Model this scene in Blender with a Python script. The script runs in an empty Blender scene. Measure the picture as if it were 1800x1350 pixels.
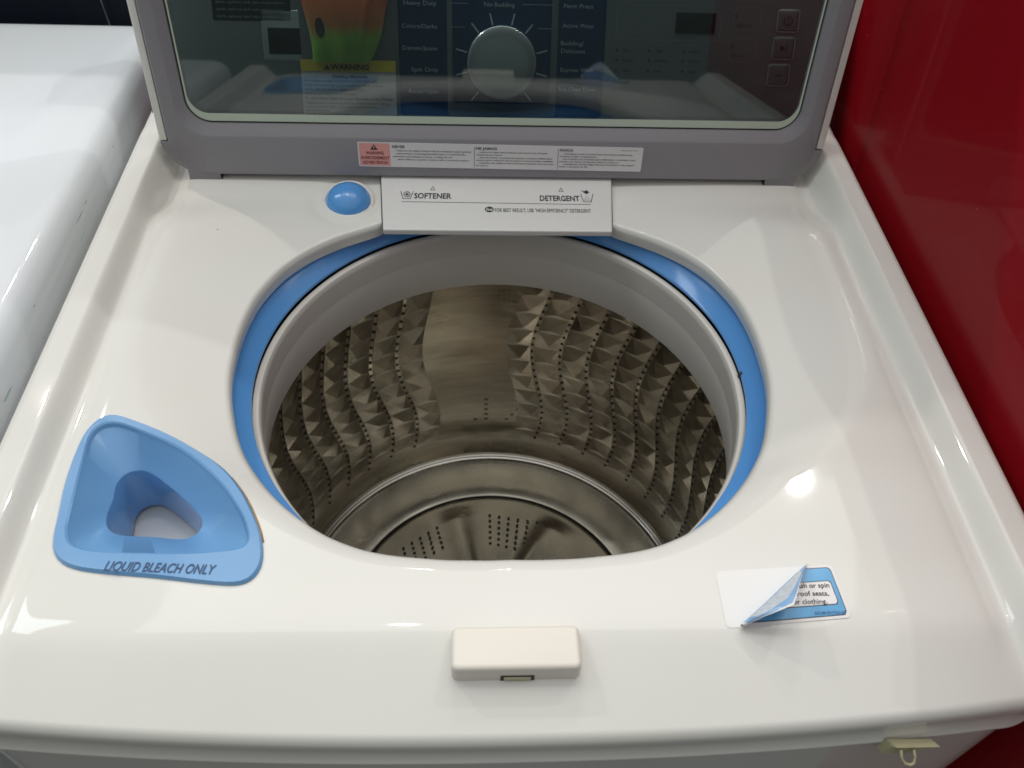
import bpy, math, random
import numpy as np
from mathutils import Vector, Matrix
random.seed(4)
sc = bpy.context.scene
PI = math.pi
ZO = 1.0                      # washer top plane is 1 m above the floor; modelling heights are relative to it

# ---------------------------------------------------------------- camera
def cam_axes(p, y, r):
    right = Vector((1, 0, 0)); fwd = Vector((0, math.cos(p), -math.sin(p))); up = Vector((0, math.sin(p), math.cos(p)))
    Z = Matrix.Rotation(y, 3, 'Z'); right, fwd, up = Z @ right, Z @ fwd, Z @ up
    c, s = math.cos(r), math.sin(r)
    return c*right+s*up, fwd, -s*right+c*up
a_, b_, c_ = cam_axes(.85321, -.0747, .056)
cam = bpy.data.cameras.new('camera'); co = bpy.data.objects.new('camera', cam); sc.collection.objects.link(co)
M = Matrix((a_, c_, -b_)).transposed().to_4x4(); M.translation = Vector((-.02599, -.51052, .46614+ZO)); co.matrix_world = M
cam.sensor_width = 36; cam.lens = 36*1495.95/1800; cam.clip_start = .02; cam.clip_end = 60
cam.dof.use_dof = True; cam.dof.focus_distance = .68; cam.dof.aperture_fstop = 11
sc.camera = co
# ---------------------------------------------------------------- light
w = bpy.data.worlds.new('World'); sc.world = w; w.use_nodes = True
bgn = w.node_tree.nodes['Background']
tc = w.node_tree.nodes.new('ShaderNodeTexCoord'); sx = w.node_tree.nodes.new('ShaderNodeSeparateXYZ'); rp = w.node_tree.nodes.new('ShaderNodeValToRGB')
w.node_tree.links.new(tc.outputs['Generated'], sx.inputs[0]); w.node_tree.links.new(sx.outputs[2], rp.inputs[0]); w.node_tree.links.new(rp.outputs[0], bgn.inputs[0])
rp.color_ramp.elements[0].position = 0.2; rp.color_ramp.elements[0].color = (.085, .105, .10, 1)
rp.color_ramp.elements[1].position = 0.95; rp.color_ramp.elements[1].color = (.82, .82, .80, 1)
bgn.inputs[1].default_value = .96
def area(name, loc, target, size, power, col, shape='RECTANGLE', sy=None, spread=PI):
    l = bpy.data.lights.new(name, 'AREA'); l.shape = shape; l.size = size
    if sy: l.size_y = sy
    l.energy = power; l.color = col; l.spread = spread
    o = bpy.data.objects.new(name, l); sc.collection.objects.link(o)
    o.location = Vector(loc)+Vector((0, 0, ZO)); o.rotation_euler = (Vector(target)-Vector(loc)).to_track_quat('-Z', 'Y').to_euler()
    return o
def bulb(name, loc, power, col, rad):
    l = bpy.data.lights.new(name, 'SPOT'); l.energy = power; l.color = col; l.shadow_soft_size = rad; l.spot_size = math.radians(75); l.spot_blend = .6
    o = bpy.data.objects.new(name, l); sc.collection.objects.link(o); o.location = Vector(loc)+Vector((0, 0, ZO))
    o.rotation_euler = (Vector((0, 0, 0))-Vector(loc)).to_track_quat('-Z', 'Y').to_euler()
    return o
area('ceiling_light', (.10, .70, 2.3), (0, 0, 0), 2.4, 17, (1, .97, .93), sy=1.5)
area('ceiling_light', (-1.9, .5, 2.0), (-.5, .1, 0), .5, 10, (.80, .93, 1), sy=1.2)
bulb('ceiling_spot', (-1.25, 1.15, 1.55), 30, (1, .90, .86), .02)
bulb('ceiling_spot', (1.15, 1.18, 1.99), 27, (.97, 1, .95), .014)
bulb('ceiling_spot', (-.17, 1.84, 2.18), 20, (.94, 1, .98), .05)
bulb('ceiling_spot', (.11, 2.09, 2.18), 22, (1, .97, .93), .05)
bulb('ceiling_spot', (-.25, .35, 2.4), 13, (1, .97, .9), .026)
sc.view_settings.view_transform = 'Standard'; sc.view_settings.look = 'None'; sc.view_settings.exposure = 0; sc.view_settings.gamma = 1

# ---------------------------------------------------------------- materials
def mat(name, col, rough=.4, metal=0, coat=0, coat_r=.03, bump=0, bscale=300, var=0, vscale=20, spec=None, bdist=.0004):
    m = bpy.data.materials.new(name); m.use_nodes = True; nt = m.node_tree; b = nt.nodes['Principled BSDF']
    b.inputs['Base Color'].default_value = (*col, 1); b.inputs['Roughness'].default_value = rough; b.inputs['Metallic'].default_value = metal
    b.inputs['Coat Weight'].default_value = coat; b.inputs['Coat Roughness'].default_value = coat_r
    if spec is not None: b.inputs['Specular IOR Level'].default_value = spec
    t = nt.nodes.new('ShaderNodeTexCoord')
    if bump:
        n = nt.nodes.new('ShaderNodeTexNoise'); n.inputs['Scale'].default_value = bscale; n.inputs['Detail'].default_value = 3
        bp = nt.nodes.new('ShaderNodeBump'); bp.inputs['Strength'].default_value = bump; bp.inputs['Distance'].default_value = bdist
        nt.links.new(t.outputs['Object'], n.inputs['Vector']); nt.links.new(n.outputs['Fac'], bp.inputs['Height']); nt.links.new(bp.outputs[0], b.inputs['Normal'])
        if coat: nt.links.new(bp.outputs[0], b.inputs['Coat Normal'])
    if var:
        n = nt.nodes.new('ShaderNodeTexNoise'); n.inputs['Scale'].default_value = vscale; n.inputs['Detail'].default_value = 5
        mx = nt.nodes.new('ShaderNodeMix'); mx.data_type = 'RGBA'
        mx.inputs[6].default_value = (*[c*(1-var) for c in col], 1); mx.inputs[7].default_value = (*[min(1, c*(1+var)) for c in col], 1)
        nt.links.new(t.outputs['Object'], n.inputs['Vector']); nt.links.new(n.outputs['Fac'], mx.inputs[0]); nt.links.new(mx.outputs[2], b.inputs['Base Color'])
    return m
def white_paint(name, col, specks=True):
    m = mat(name, col, .04, bump=.02, bscale=300)
    nt = m.node_tree; b = nt.nodes['Principled BSDF']; t = nt.nodes['Texture Coordinate'] if 'Texture Coordinate' in nt.nodes else nt.nodes.new('ShaderNodeTexCoord')
    n = nt.nodes.new('ShaderNodeTexNoise'); n.inputs['Scale'].default_value = 5; n.inputs['Detail'].default_value = 6
    r = nt.nodes.new('ShaderNodeValToRGB'); r.color_ramp.elements[0].position = .3; r.color_ramp.elements[1].position = .7
    r.color_ramp.elements[0].color = (col[0]*.96, col[1]*.95, col[2]*.93, 1); r.color_ramp.elements[1].color = (*col, 1)
    v = nt.nodes.new('ShaderNodeTexVoronoi'); v.inputs['Scale'].default_value = 26
    lt = nt.nodes.new('ShaderNodeMath'); lt.operation = 'LESS_THAN'; lt.inputs[1].default_value = .022
    n2 = nt.nodes.new('ShaderNodeTexNoise'); n2.inputs['Scale'].default_value = 9
    gt = nt.nodes.new('ShaderNodeMath'); gt.operation = 'GREATER_THAN'; gt.inputs[1].default_value = .60
    mu = nt.nodes.new('ShaderNodeMath'); mu.operation = 'MULTIPLY'
    mx = nt.nodes.new('ShaderNodeMix'); mx.data_type = 'RGBA'; mx.inputs[7].default_value = (.16, .13, .1, 1)
    L = nt.links.new
    for q in (n, v, n2): L(t.outputs['Object'], q.inputs['Vector'])
    L(n.outputs['Fac'], r.inputs[0]); L(v.outputs['Distance'], lt.inputs[0]); L(n2.outputs['Fac'], gt.inputs[0]); L(lt.outputs[0], mu.inputs[0]); L(gt.outputs[0], mu.inputs[1])
    L(mu.outputs[0], mx.inputs[0]); L(r.outputs[0], mx.inputs[6]); L(mx.outputs[2], b.inputs['Base Color'])
    return m
MT = {}
MT['white'] = white_paint('white_enamel', (.775, .768, .735))
MT['coolwhite'] = white_paint('cool_white_enamel', (.77, .80, .84))
MT['drawer'] = mat('white_plastic', (.73, .72, .71), .28, bump=.1, bscale=500)
MT['latch'] = mat('cream_plastic', (.78, .73, .66), .35, bump=.1, bscale=500)
MT['grey'] = mat('grey_plastic', (.255, .245, .265), .40, bump=.25, bscale=900, bdist=.0002)
MT['blue'] = mat('blue_plastic', (.10, .31, .70), .14)
MT['lblue'] = mat('light_blue_plastic', (.165, .36, .64), .16, coat=.3, bump=.06, bscale=200)
MT['cap'] = mat('cap_blue_plastic', (.09, .32, .72), .15, coat=.4)
MT['ringgrey'] = mat('warm_grey_plastic', (.66, .63, .585), .33, bump=.15, bscale=300)
MT['dark'] = mat('dark_gap', (.02, .02, .022), .6)
MT['ink'] = mat('black_ink', (.03, .03, .035), .5)
MT['bluink'] = mat('navy_ink', (.02, .06, .16), .5)
MT['paper'] = mat('label_paper', (.72, .71, .72), .4)
MT['pink'] = mat('label_pink', (.78, .36, .33), .4)
MT['yellow'] = mat('label_yellow', (.92, .72, .10), .4)
MT['redink'] = mat('dark_red_ink', (.16, .02, .03), .5)
MT['glassedge'] = mat('pale_green_glass_edge', (.52, .60, .50), .2)
MT['chrome'] = mat('polished_steel', (.80, .78, .74), .12, metal=1)
MT['console'] = mat('console_grey', (.20, .215, .225), .3, bump=.1)
MT['navy'] = mat('navy_panel', (.012, .045, .13), .15)
MT['ltprint'] = mat('pale_print', (.60, .66, .72), .5)
MT['silver'] = mat('silver_plastic', (.62, .66, .66), .25, metal=.5)
MT['display'] = mat('black_display', (.004, .005, .008), .08)
MT['floor'] = mat('dark_floor', (.035, .035, .04), .35, bump=.2, bscale=40, var=.3, vscale=6)
MT['darkpanel'] = mat('dark_gloss_panel', (.012, .018, .03), .12)
MT['clip'] = mat('yellowed_plastic', (.55, .52, .33), .4)
MT['stickblue'] = mat('sticker_blue', (.10, .36, .66), .25, var=.45, vscale=35)
MT['stickwhite'] = mat('sticker_white', (.80, .78, .78), .3)
MT['residue'] = mat('cleaner_patch', (.815, .80, .785), .16)
MT['rust'] = mat('rust_stain', (.42, .24, .09), .7, var=.5, vscale=300)
MT['wire'] = mat('grey_wire', (.35, .38, .40), .4)
MT['pgreen'] = mat('green_plastic_film', (.16, .62, .10), .25, bump=.5, bscale=60, var=.4, vscale=25, bdist=.002)
MT['pred'] = mat('red_plastic_film', (.75, .10, .05), .25, bump=.5, bscale=60, var=.3, vscale=30, bdist=.002)
def red_green_mat():  # red to green colours of the unidentified shape behind the glass
    m = mat('red_and_green', (.3, .6, .1), .3); nt = m.node_tree; b = nt.nodes['Principled BSDF']; L = nt.links.new
    t = nt.nodes.new('ShaderNodeTexCoord'); sp = nt.nodes.new('ShaderNodeSeparateXYZ'); n = nt.nodes.new('ShaderNodeTexNoise'); n.inputs['Scale'].default_value = 28
    ad = nt.nodes.new('ShaderNodeMath'); ad.operation = 'MULTIPLY_ADD'; ad.inputs[1].default_value = .035
    r = nt.nodes.new('ShaderNodeValToRGB'); mr = nt.nodes.new('ShaderNodeMapRange'); mr.inputs[1].default_value = 1.04; mr.inputs[2].default_value = 1.13
    e = r.color_ramp.elements; e[0].position = 0; e[0].color = (.30, .62, .12, 1); e[1].position = 1; e[1].color = (.82, .13, .07, 1)
    a = e.new(.50); a.color = (.42, .72, .14, 1); c = e.new(.62); c.color = (.75, .30, .12, 1)
    L(t.outputs['Object'], sp.inputs[0]); L(t.outputs['Object'], n.inputs['Vector']); L(n.outputs['Fac'], ad.inputs[0]); L(sp.outputs[2], ad.inputs[2]); L(ad.outputs[0], mr.inputs[0]); L(mr.outputs[0], r.inputs[0]); L(r.outputs[0], b.inputs['Base Color'])
    return m
MT['redgreen'] = red_green_mat()
# brushed / mottled stainless
def steel(name, col, rough, streak):
    m = mat(name, col, rough, metal=1)
    nt = m.node_tree; b = nt.nodes['Principled BSDF']; t = nt.nodes.new('ShaderNodeTexCoord'); L = nt.links.new
    n = nt.nodes.new('ShaderNodeTexNoise'); n.inputs['Scale'].default_value = 14; n.inputs['Detail'].default_value = 6
    mp = nt.nodes.new('ShaderNodeMapping'); mp.inputs['Scale'].default_value = streak
    n3 = nt.nodes.new('ShaderNodeTexNoise'); n3.inputs['Scale'].default_value = 20; n3.inputs['Detail'].default_value = 4
    mr = nt.nodes.new('ShaderNodeMapRange'); mr.inputs[3].default_value = rough*.65; mr.inputs[4].default_value = rough*1.6
    r = nt.nodes.new('ShaderNodeValToRGB'); r.color_ramp.elements[0].position = .3; r.color_ramp.elements[1].position = .75
    r.color_ramp.elements[0].color = (*[c*.78 for c in col], 1); r.color_ramp.elements[1].color = (*[c*1.1 for c in col], 1)
    bp = nt.nodes.new('ShaderNodeBump'); bp.inputs['Strength'].default_value = .25; bp.inputs['Distance'].default_value = .0009
    L(t.outputs['Object'], n.inputs['Vector']); L(t.outputs['Object'], mp.inputs[0]); L(mp.outputs[0], n3.inputs['Vector'])
    L(n.outputs['Fac'], mr.inputs[0]); L(mr.outputs[0], b.inputs['Roughness']); L(n3.outputs['Fac'], r.inputs[0]); L(r.outputs[0], b.inputs['Base Color'])
    L(n3.outputs['Fac'], bp.inputs['Height']); L(bp.outputs[0], b.inputs['Normal'])
    return m
MT['steel'] = steel('stainless_steel', (.57, .52, .44), .15, (1, 1, 6))
MT['steelbase'] = steel('stainless_base', (.50, .475, .40), .24, (1, 1, 1))
MT['steelfacet'] = steel('embossed_steel', (.55, .50, .43), .18, (1, 1, 3))
def red_gloss():
    m = mat('red_gloss_paint', (.25, .004, .009), .4, coat=.28, coat_r=.05, spec=.1)
    nt = m.node_tree; b = nt.nodes['Principled BSDF']; L = nt.links.new; t = nt.nodes.new('ShaderNodeTexCoord')
    v = nt.nodes.new('ShaderNodeTexVoronoi'); v.inputs['Scale'].default_value = 70
    lt = nt.nodes.new('ShaderNodeMath'); lt.operation = 'LESS_THAN'; lt.inputs[1].default_value = .05
    n2 = nt.nodes.new('ShaderNodeTexNoise'); n2.inputs['Scale'].default_value = 12
    gt = nt.nodes.new('ShaderNodeMath'); gt.operation = 'GREATER_THAN'; gt.inputs[1].default_value = .60
    mu = nt.nodes.new('ShaderNodeMath'); mu.operation = 'MULTIPLY'
    mx = nt.nodes.new('ShaderNodeMix'); mx.data_type = 'RGBA'; mx.inputs[6].default_value = (.25, .004, .009, 1); mx.inputs[7].default_value = (.5, .16, .17, 1)
    L(t.outputs['Object'], v.inputs['Vector']); L(t.outputs['Object'], n2.inputs['Vector']); L(v.outputs['Distance'], lt.inputs[0]); L(n2.outputs['Fac'], gt.inputs[0])
    L(lt.outputs[0], mu.inputs[0]); L(gt.outputs[0], mu.inputs[1]); L(mu.outputs[0], mx.inputs[0]); L(mx.outputs[2], b.inputs['Base Color'])
    nn = nt.nodes.new('ShaderNodeTexNoise'); nn.inputs['Scale'].default_value = 5; bp = nt.nodes.new('ShaderNodeBump'); bp.inputs['Strength'].default_value = .5; bp.inputs['Distance'].default_value = .002
    L(t.outputs['Object'], nn.inputs['Vector']); L(nn.outputs['Fac'], bp.inputs['Height']); L(bp.outputs[0], b.inputs['Coat Normal'])
    return m
MT['red'] = red_gloss()
def glass_mat(name, tint, rough=.015, ior=1.5):
    m = bpy.data.materials.new(name); m.use_nodes = True; nt = m.node_tree; nt.nodes.remove(nt.nodes['Principled BSDF'])
    out = nt.nodes['Material Output']; tr = nt.nodes.new('ShaderNodeBsdfTransparent'); tr.inputs[0].default_value = (*tint, 1)
    gl = nt.nodes.new('ShaderNodeBsdfGlossy'); gl.inputs['Roughness'].default_value = rough
    fr = nt.nodes.new('ShaderNodeFresnel'); fr.inputs[0].default_value = ior; mx = nt.nodes.new('ShaderNodeMixShader')
    nt.links.new(fr.outputs[0], mx.inputs[0]); nt.links.new(tr.outputs[0], mx.inputs[1]); nt.links.new(gl.outputs[0], mx.inputs[2]); nt.links.new(mx.outputs[0], out.inputs[0])
    return m
MT['glass'] = glass_mat('tinted_glass', (.565, .63, .625), .02, 1.75)
MT['film'] = glass_mat('clear_film', (.93, .94, .95), .12, 1.35)

# ---------------------------------------------------------------- mesh helpers
def link(name, me, parent=None, smooth=True):
    o = bpy.data.objects.new(name, me); sc.collection.objects.link(o)
    if parent: o.parent = parent
    if smooth is True: me.polygons.foreach_set('use_smooth', [True]*len(me.polygons))
    return o
class MB:
    """collects geometry (washer coordinates, heights from the top plane) into one mesh"""
    def __init__(s): s.v = []; s.f = []; s.mi = []; s.mats = []
    def m(s, key):
        if key not in s.mats: s.mats.append(key)
        return s.mats.index(key)
    def add(s, vs, fs, key):
        b = len(s.v); k = s.m(key); s.v += [tuple(p) for p in vs]; s.f += [tuple(i+b for i in f) for f in fs]; s.mi += [k]*len(fs); return s
    def loft(s, loops, key, cap0=False, cap1=False, closed=True):
        n = len(loops[0]); vs = [p for l in loops for p in l]; fs = []
        for i in range(len(loops)-1):
            for j in range(n if closed else n-1):
                k = (j+1) % n; fs.append((i*n+j, i*n+k, (i+1)*n+k, (i+1)*n+j))
        if cap0: fs.append(tuple(range(n))[::-1])
        if cap1: fs.append(tuple((len(loops)-1)*n+j for j in range(n)))
        return s.add(vs, fs, key)
    def box(s, x0, x1, y0, y1, z0, z1, key, r=.0, fr=None, n=3):
        # rounded-vertical-edge box with a bevelled top, in a frame fr(x,y,z)
        fr = fr or (lambda x, y, z: (x, y, z))
        if r <= 0:
            P = [fr(x, y, z) for z in (z0, z1) for x, y in ((x0, y0), (x1, y0), (x1, y1), (x0, y1))]
            return s.add(P, [(3, 2, 1, 0), (4, 5, 6, 7), (0, 1, 5, 4), (1, 2, 6, 5), (2, 3, 7, 6), (3, 0, 4, 7)], key)
        L = []
        L.append([fr(x, y, z0) for x, y in rr(x0, x1, y0, y1, r, n)])
        for k in range(n+1):
            a = PI/2*k/n; d = r*(1-math.cos(a))*.8
            L.append([fr(x, y, z1-r*.8*(1-math.sin(a))) for x, y in rr(x0+d, x1-d, y0+d, y1-d, max(r-d, .0002), n)])
        return s.loft(L, key, True, True)
    def tube(s, pts, r, key, n=8, closed=False):
        L = []; N = len(pts); P = [Vector(p) for p in pts]
        for i in range(N):
            t = (P[(i+1) % N]-P[i-1]) if closed else (P[min(i+1, N-1)]-P[max(i-1, 0)])
            t.normalize(); a = t.cross(Vector((0, 0, 1)))
            if a.length < .05: a = t.cross(Vector((0, 1, 0)))
            a.normalize(); b = t.cross(a)
            L.append([tuple(P[i]+r*(math.cos(2*PI*k/n)*a+math.sin(2*PI*k/n)*b)) for k in range(n)])
        if closed: L.append(L[0])
        return s.loft(L, key, not closed, not closed)
    def stroke(s, fr, pts, wd, key, h=.0003, closed=False):
        # flat printed line in a plane frame
        P = [Vector(p) for p in pts]
        if closed: P = P+[P[0]]
        for a, b in zip(P, P[1:]):
            d = (b-a); 
            if d.length < 1e-7: continue
            d.normalize(); n = Vector((-d.y, d.x))*wd/2; e = d*wd*.3
            s.add([fr(*(a-e-n), h), fr(*(b+e-n), h), fr(*(b+e+n), h), fr(*(a-e+n), h)], [(0, 1, 2, 3)], key)
        return s
    def poly(s, fr, pts, key, h=.0003):
        return s.add([fr(x, y, h) for x, y in pts], [tuple(range(len(pts)))], key)
    def text(s, fr, txt, x, y, size, key, width=None, bold=0, shear=0, h=.0003, align='L', res=2):
        vs, fs = glyphs(txt, bold, res)
        if not vs: return s
        x0 = min(p[0] for p in vs); x1 = max(p[0] for p in vs)
        k = size/.72                      # cap height of the built-in font is about .72
        kx = (width/(x1-x0)) if width else k
        off = {'L': 0, 'C': -(x1-x0)*kx/2, 'R': -(x1-x0)*kx}[align]
        s.add([fr(x+off+(p[0]-x0)*kx+shear*p[1]*k, y+p[1]*k, h) for p in vs], fs, key); return s
    def build(s, name, parent=None, smooth=True, auto=None, kind=None, label=None):
        me = bpy.data.meshes.new(name); me.from_pydata([(x, y, z+ZO) for x, y, z in s.v], [], s.f)
        for k in s.mats: me.materials.append(MT[k])
        me.polygons.foreach_set('material_index', s.mi); me.update()
        o = link(name, me, parent, smooth)
        if auto: me.set_sharp_from_angle(angle=math.radians(auto))
        if kind: o['kind'] = kind
        if label: o['label'] = label
        return o
def rr(x0, x1, y0, y1, r, n=4):
    """rounded rectangle; r one radius or four (bl, br, tr, tl)"""
    rs = r if isinstance(r, (list, tuple)) else (r,)*4; P = []
    for (cx, cy, sx_, sy_, a0), q in zip(((x0, y0, 1, 1, PI), (x1, y0, -1, 1, 1.5*PI), (x1, y1, -1, -1, 0), (x0, y1, 1, -1, .5*PI)), rs):
        for k in range(n+1):
            a = a0+PI/2*k/n; P.append((cx+sx_*q+q*math.cos(a), cy+sy_*q+q*math.sin(a)))
    return P
_gc = {}
def glyphs(txt, bold, res):
    key = (txt, bold, res)
    if key not in _gc:
        cu = bpy.data.curves.new('t', 'FONT'); cu.body = txt; cu.resolution_u = res; cu.offset = bold; cu.fill_mode = 'FRONT'
        o = bpy.data.objects.new('t', cu); me = o.to_mesh()
        vs = [tuple(v.co) for v in me.vertices]; fs = [tuple(p.vertices) for p in me.polygons]
        # flip faces that look down
        out = []
        for p in me.polygons: out.append(tuple(p.vertices) if p.normal.z > 0 else tuple(p.vertices)[::-1])
        o.to_mesh_clear(); bpy.data.objects.remove(o); bpy.data.curves.remove(cu); _gc[key] = (vs, out)
    return _gc[key]
def plane(o, ux, uy):
    o = Vector(o); ux = Vector(ux).normalized(); uy = Vector(uy); uy = (uy-ux*uy.dot(ux)).normalized(); n = ux.cross(uy)
    return lambda x, y, h=0: tuple(o+ux*x+uy*y+n*h)
def thing(name, label, cat, loc=(0, 0, 0), group=None):
    o = bpy.data.objects.new(name, None); sc.collection.objects.link(o); o.location = loc; o['label'] = label; o['category'] = cat
    if group: o['group'] = group
    return o
def circle(r, z, n=128, cx=0, cy=0): return [(cx+r*math.cos(2*PI*k/n), cy+r*math.sin(2*PI*k/n), z) for k in range(n)]
CY = -.045
# ================================================================= setting
MBf = MB(); MBf.add([(-6, -6, -1), (6, -6, -1), (6, 6, -1), (-6, 6, -1)], [(0, 1, 2, 3)], 'floor')
fl = MBf.build('floor', smooth=False); fl['kind'] = 'structure'; fl['label'] = 'dark floor under the washing machines'
pt = thing('red_partition', 'glossy red panel standing tight against the right side of the open washer', 'panel', (.366, .3, 0))
g = MB(); g.box(.357, .375, -.43, 1.6, -1, .24, 'red', r=.004); o = g.build('panel', pt, auto=30); o.matrix_parent_inverse = Matrix.Translation((-.366, -.3, 0))

W = thing('washing_machine', 'white top load washer with open glass lid, steel drum and light blue bleach tray', 'washing machine')
# ================================================================= top panel (height field)
PH = np.radians([-90, -82, -73, -63, -55.5, -50.6, -42.3, -33.7, -27, -16, -12, -2, 3, 9, 19, 29, 33, 38, 45, 50, 56, 59, 63, 70, 90])
RO = np.array([.190, .192, .1967, .2048, .2086, .2098, .2103, .211, .212, .2115, .212, .2132, .2135, .215, .2175, .2172, .2155, .213, .208, .204, .1995, .2005, .212, .214, .214])
fine = np.radians(np.linspace(-90, 90, 721)); ro = np.interp(fine, PH, RO)
ext = np.concatenate([ro[1:61][::-1], ro, ro[-61:-1][::-1]]); ker = np.exp(-.5*(np.arange(-24, 25)/6)**2); ker /= ker.sum(); ro = np.convolve(ext, ker, 'same')[60:-60]
def Ro(th):   # th: true polar angle about (0,CY)
    ph = np.arctan2(np.sin(th), np.abs(np.cos(th))); return np.interp(ph, fine, ro), ph
def sst(t): t = np.clip(t, 0, 1); return t*t*(3-2*t)
def yfront(x): return -.3475+.0125*(np.abs(x)/.29)**2.2
def outer_boundary():
    P = []; r = .045
    xs = .343
    for k in range(200): P.append((xs, .30-(.30-(yfront(.298)+r))*k/200))
    for k in range(60):
        a = PI/2*k/60; P.append((xs-r+r*math.cos(a), float(yfront(.298))+r-r*math.sin(a)))
    for k in range(200):
        x = .298-.298*k/200; P.append((x, float(yfront(x))))
    R = P; Lh = [(-x, y) for x, y in R[::-1]]
    P = R+Lh
    for k in range(1, 200): P.append((-.343+.686*k/200, .30))
    return np.array(P)
OB = outer_boundary(); oa = np.arctan2(OB[:, 1]-CY, OB[:, 0]); orr = np.hypot(OB[:, 0], OB[:, 1]-CY); i_ = np.argsort(oa); oa, orr = oa[i_], orr[i_]
def Rout(th): return np.interp(np.mod(th+PI, 2*PI)-PI, oa, orr, period=2*PI)
TRAY = [(-.2905, -.134), (-.281, -.1235), (-.266, -.1275), (-.238, -.1400), (-.214, -.1545), (-.193, -.170), (-.178, -.1875), (-.169, -.202), (-.160, -.220), (-.1555, -.236), (-.1560, -.248), (-.163, -.2565), (-.178, -.2568), (-.220, -.2515), (-.262, -.2465), (-.278, -.2405), (-.2865, -.229), (-.2905, -.205), (-.2935, -.180), (-.2935, -.150)]
TC = (-.232, -.203)
def polar_curve(pts, c, n=160, smooth=2):
    P = np.array(pts); a = np.arctan2(P[:, 1]-c[1], P[:, 0]-c[0]); r = np.hypot(P[:, 0]-c[0], P[:, 1]-c[1]); i = np.argsort(a); a, r = a[i], r[i]
    # densify in xy (straight chords), then polar sample and smooth
    Q = P[i]; D = []
    m_ = len(Q)
    for k in range(m_):
        p0, p1, p2, p3 = Q[k-1], Q[k], Q[(k+1) % m_], Q[(k+2) % m_]; d1, d2 = np.linalg.norm(p2-p0), np.linalg.norm(p3-p1); L_ = np.linalg.norm(p2-p1)
        m1, m2 = (p2-p0)/d1*L_, (p3-p1)/d2*L_
        for t in np.linspace(0, 1, 14, endpoint=False): D.append((2*t**3-3*t*t+1)*p1+(t**3-2*t*t+t)*m1+(3*t*t-2*t**3)*p2+(t**3-t*t)*m2)
    D = np.array(D); a = np.arctan2(D[:, 1]-c[1], D[:, 0]-c[0]); r = np.hypot(D[:, 0]-c[0], D[:, 1]-c[1]); i = np.argsort(a)
    th = np.linspace(-PI, PI, n, endpoint=False); rr_ = np.interp(th, a[i], r[i], period=2*PI)
    k = np.exp(-.5*(np.arange(-6, 7)/smooth)**2); k /= k.sum(); rr_ = np.convolve(np.concatenate([rr_[-6:], rr_, rr_[:6]]), k, 'valid')
    return th, rr_
tth, trr = polar_curve(TRAY, TC, smooth=1.0)
def in_tray(x, y, grow=0):
    a = np.arctan2(y-TC[1], x-TC[0]); return np.hypot(x-TC[0], y-TC[1]) < np.interp(a, tth, trr, period=2*PI)+grow
CAP = (-.1410, .151)
def drawer_z(y): return -.0305+(y-.1095)*.333
def deckz(x, y, th):
    R, ph = Ro(th); rho = np.hypot(x, y-CY); d = rho-R
    phd = np.degrees(ph)
    ze = np.interp(phd, [-90, -50, -30, 0, 50, 60, 90], [-.019, -.021, -.030, -.035, -.035, -.034, -.034])
    wd = np.interp(phd, [-90, -55, -35, -15, 5, 30, 50, 90], [.014, .016, .026, .070, .100, .120, .115, .10])
    zb = np.full_like(x, -.012)
    zb = zb-.016*sst((y-.085)/.07)                      # sinks towards the hinge
    t = np.clip(d/wd, 0, 1); z = zb+(ze-zb)*(1-t)**1.9*(1+.7*t)
    er = np.interp(phd, [-90, -40, 0, 90], [.007, .005, .004, .003]); q = np.clip(1-d/er, 0, 1); z = z-er*(1-np.sqrt(np.clip(1-q*q, 0, 1)))*.9
    # front slope
    tq = -.289-y; fs = (tq+np.sqrt(tq*tq+.009**2))/2/.058; fs = np.where(y < -.2, fs, fs*np.clip((-.1-y)/.1, 0, 1))
    z = z-.0215*fs
    # side rims with the gutter inside
    u = .343-np.abs(x); rim = 1-sst((u-.0215)/.0150)
    gut = -.0030*np.exp(-((u-.040)/.009)**2)
    zr = 0-.021*sst((-.270-y)/.085)
    rearfade = 1-sst((y-.20)/.05)
    z = z+gut*(1-sst(fs/.6))
    z = z*(1-rim)+zr*rim
    # plinth behind the lid
    k = sst((y-.212)/.02); z = z*(1-k)+(-.001)*k
    # outer edge rounding
    re = .009
    q = np.clip(1-u/re, 0, 1); z = z-re*(1-np.sqrt(np.clip(1-q*q, 0, 1)))
    tf = y-yfront(x); rf = .006; 
    q = np.clip(1-tf/rf, 0, 1); z = z-rf*(1-np.sqrt(np.clip(1-q*q, 0, 1)))
    # corner distance
    cx, cy = .298, yfront(np.array(.298))+.045
    dc = .045-np.hypot(np.abs(x)-cx, y-cy); inc = (np.abs(x) > cx) & (y < cy)
    q = np.clip(1-dc/.008, 0, 1); z = np.where(inc, np.minimum(z, zr-.004-.008*(1-np.sqrt(np.clip(1-q*q, 0, 1)))), z)
    # low fillet round the blue cap
    dcap = np.hypot(x-CAP[0], y-CAP[1]); z = z-.0012*np.exp(-((dcap-.031)/.006)**2)
    return z
NA, NR = 1080, 200
th = np.linspace(-PI, PI, NA, endpoint=False); R0, _ = Ro(th); R1 = Rout(th)
tt = np.linspace(0, 1, NR); tt = tt+.10*np.sin(2*PI*tt)/(2*PI)*0
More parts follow.
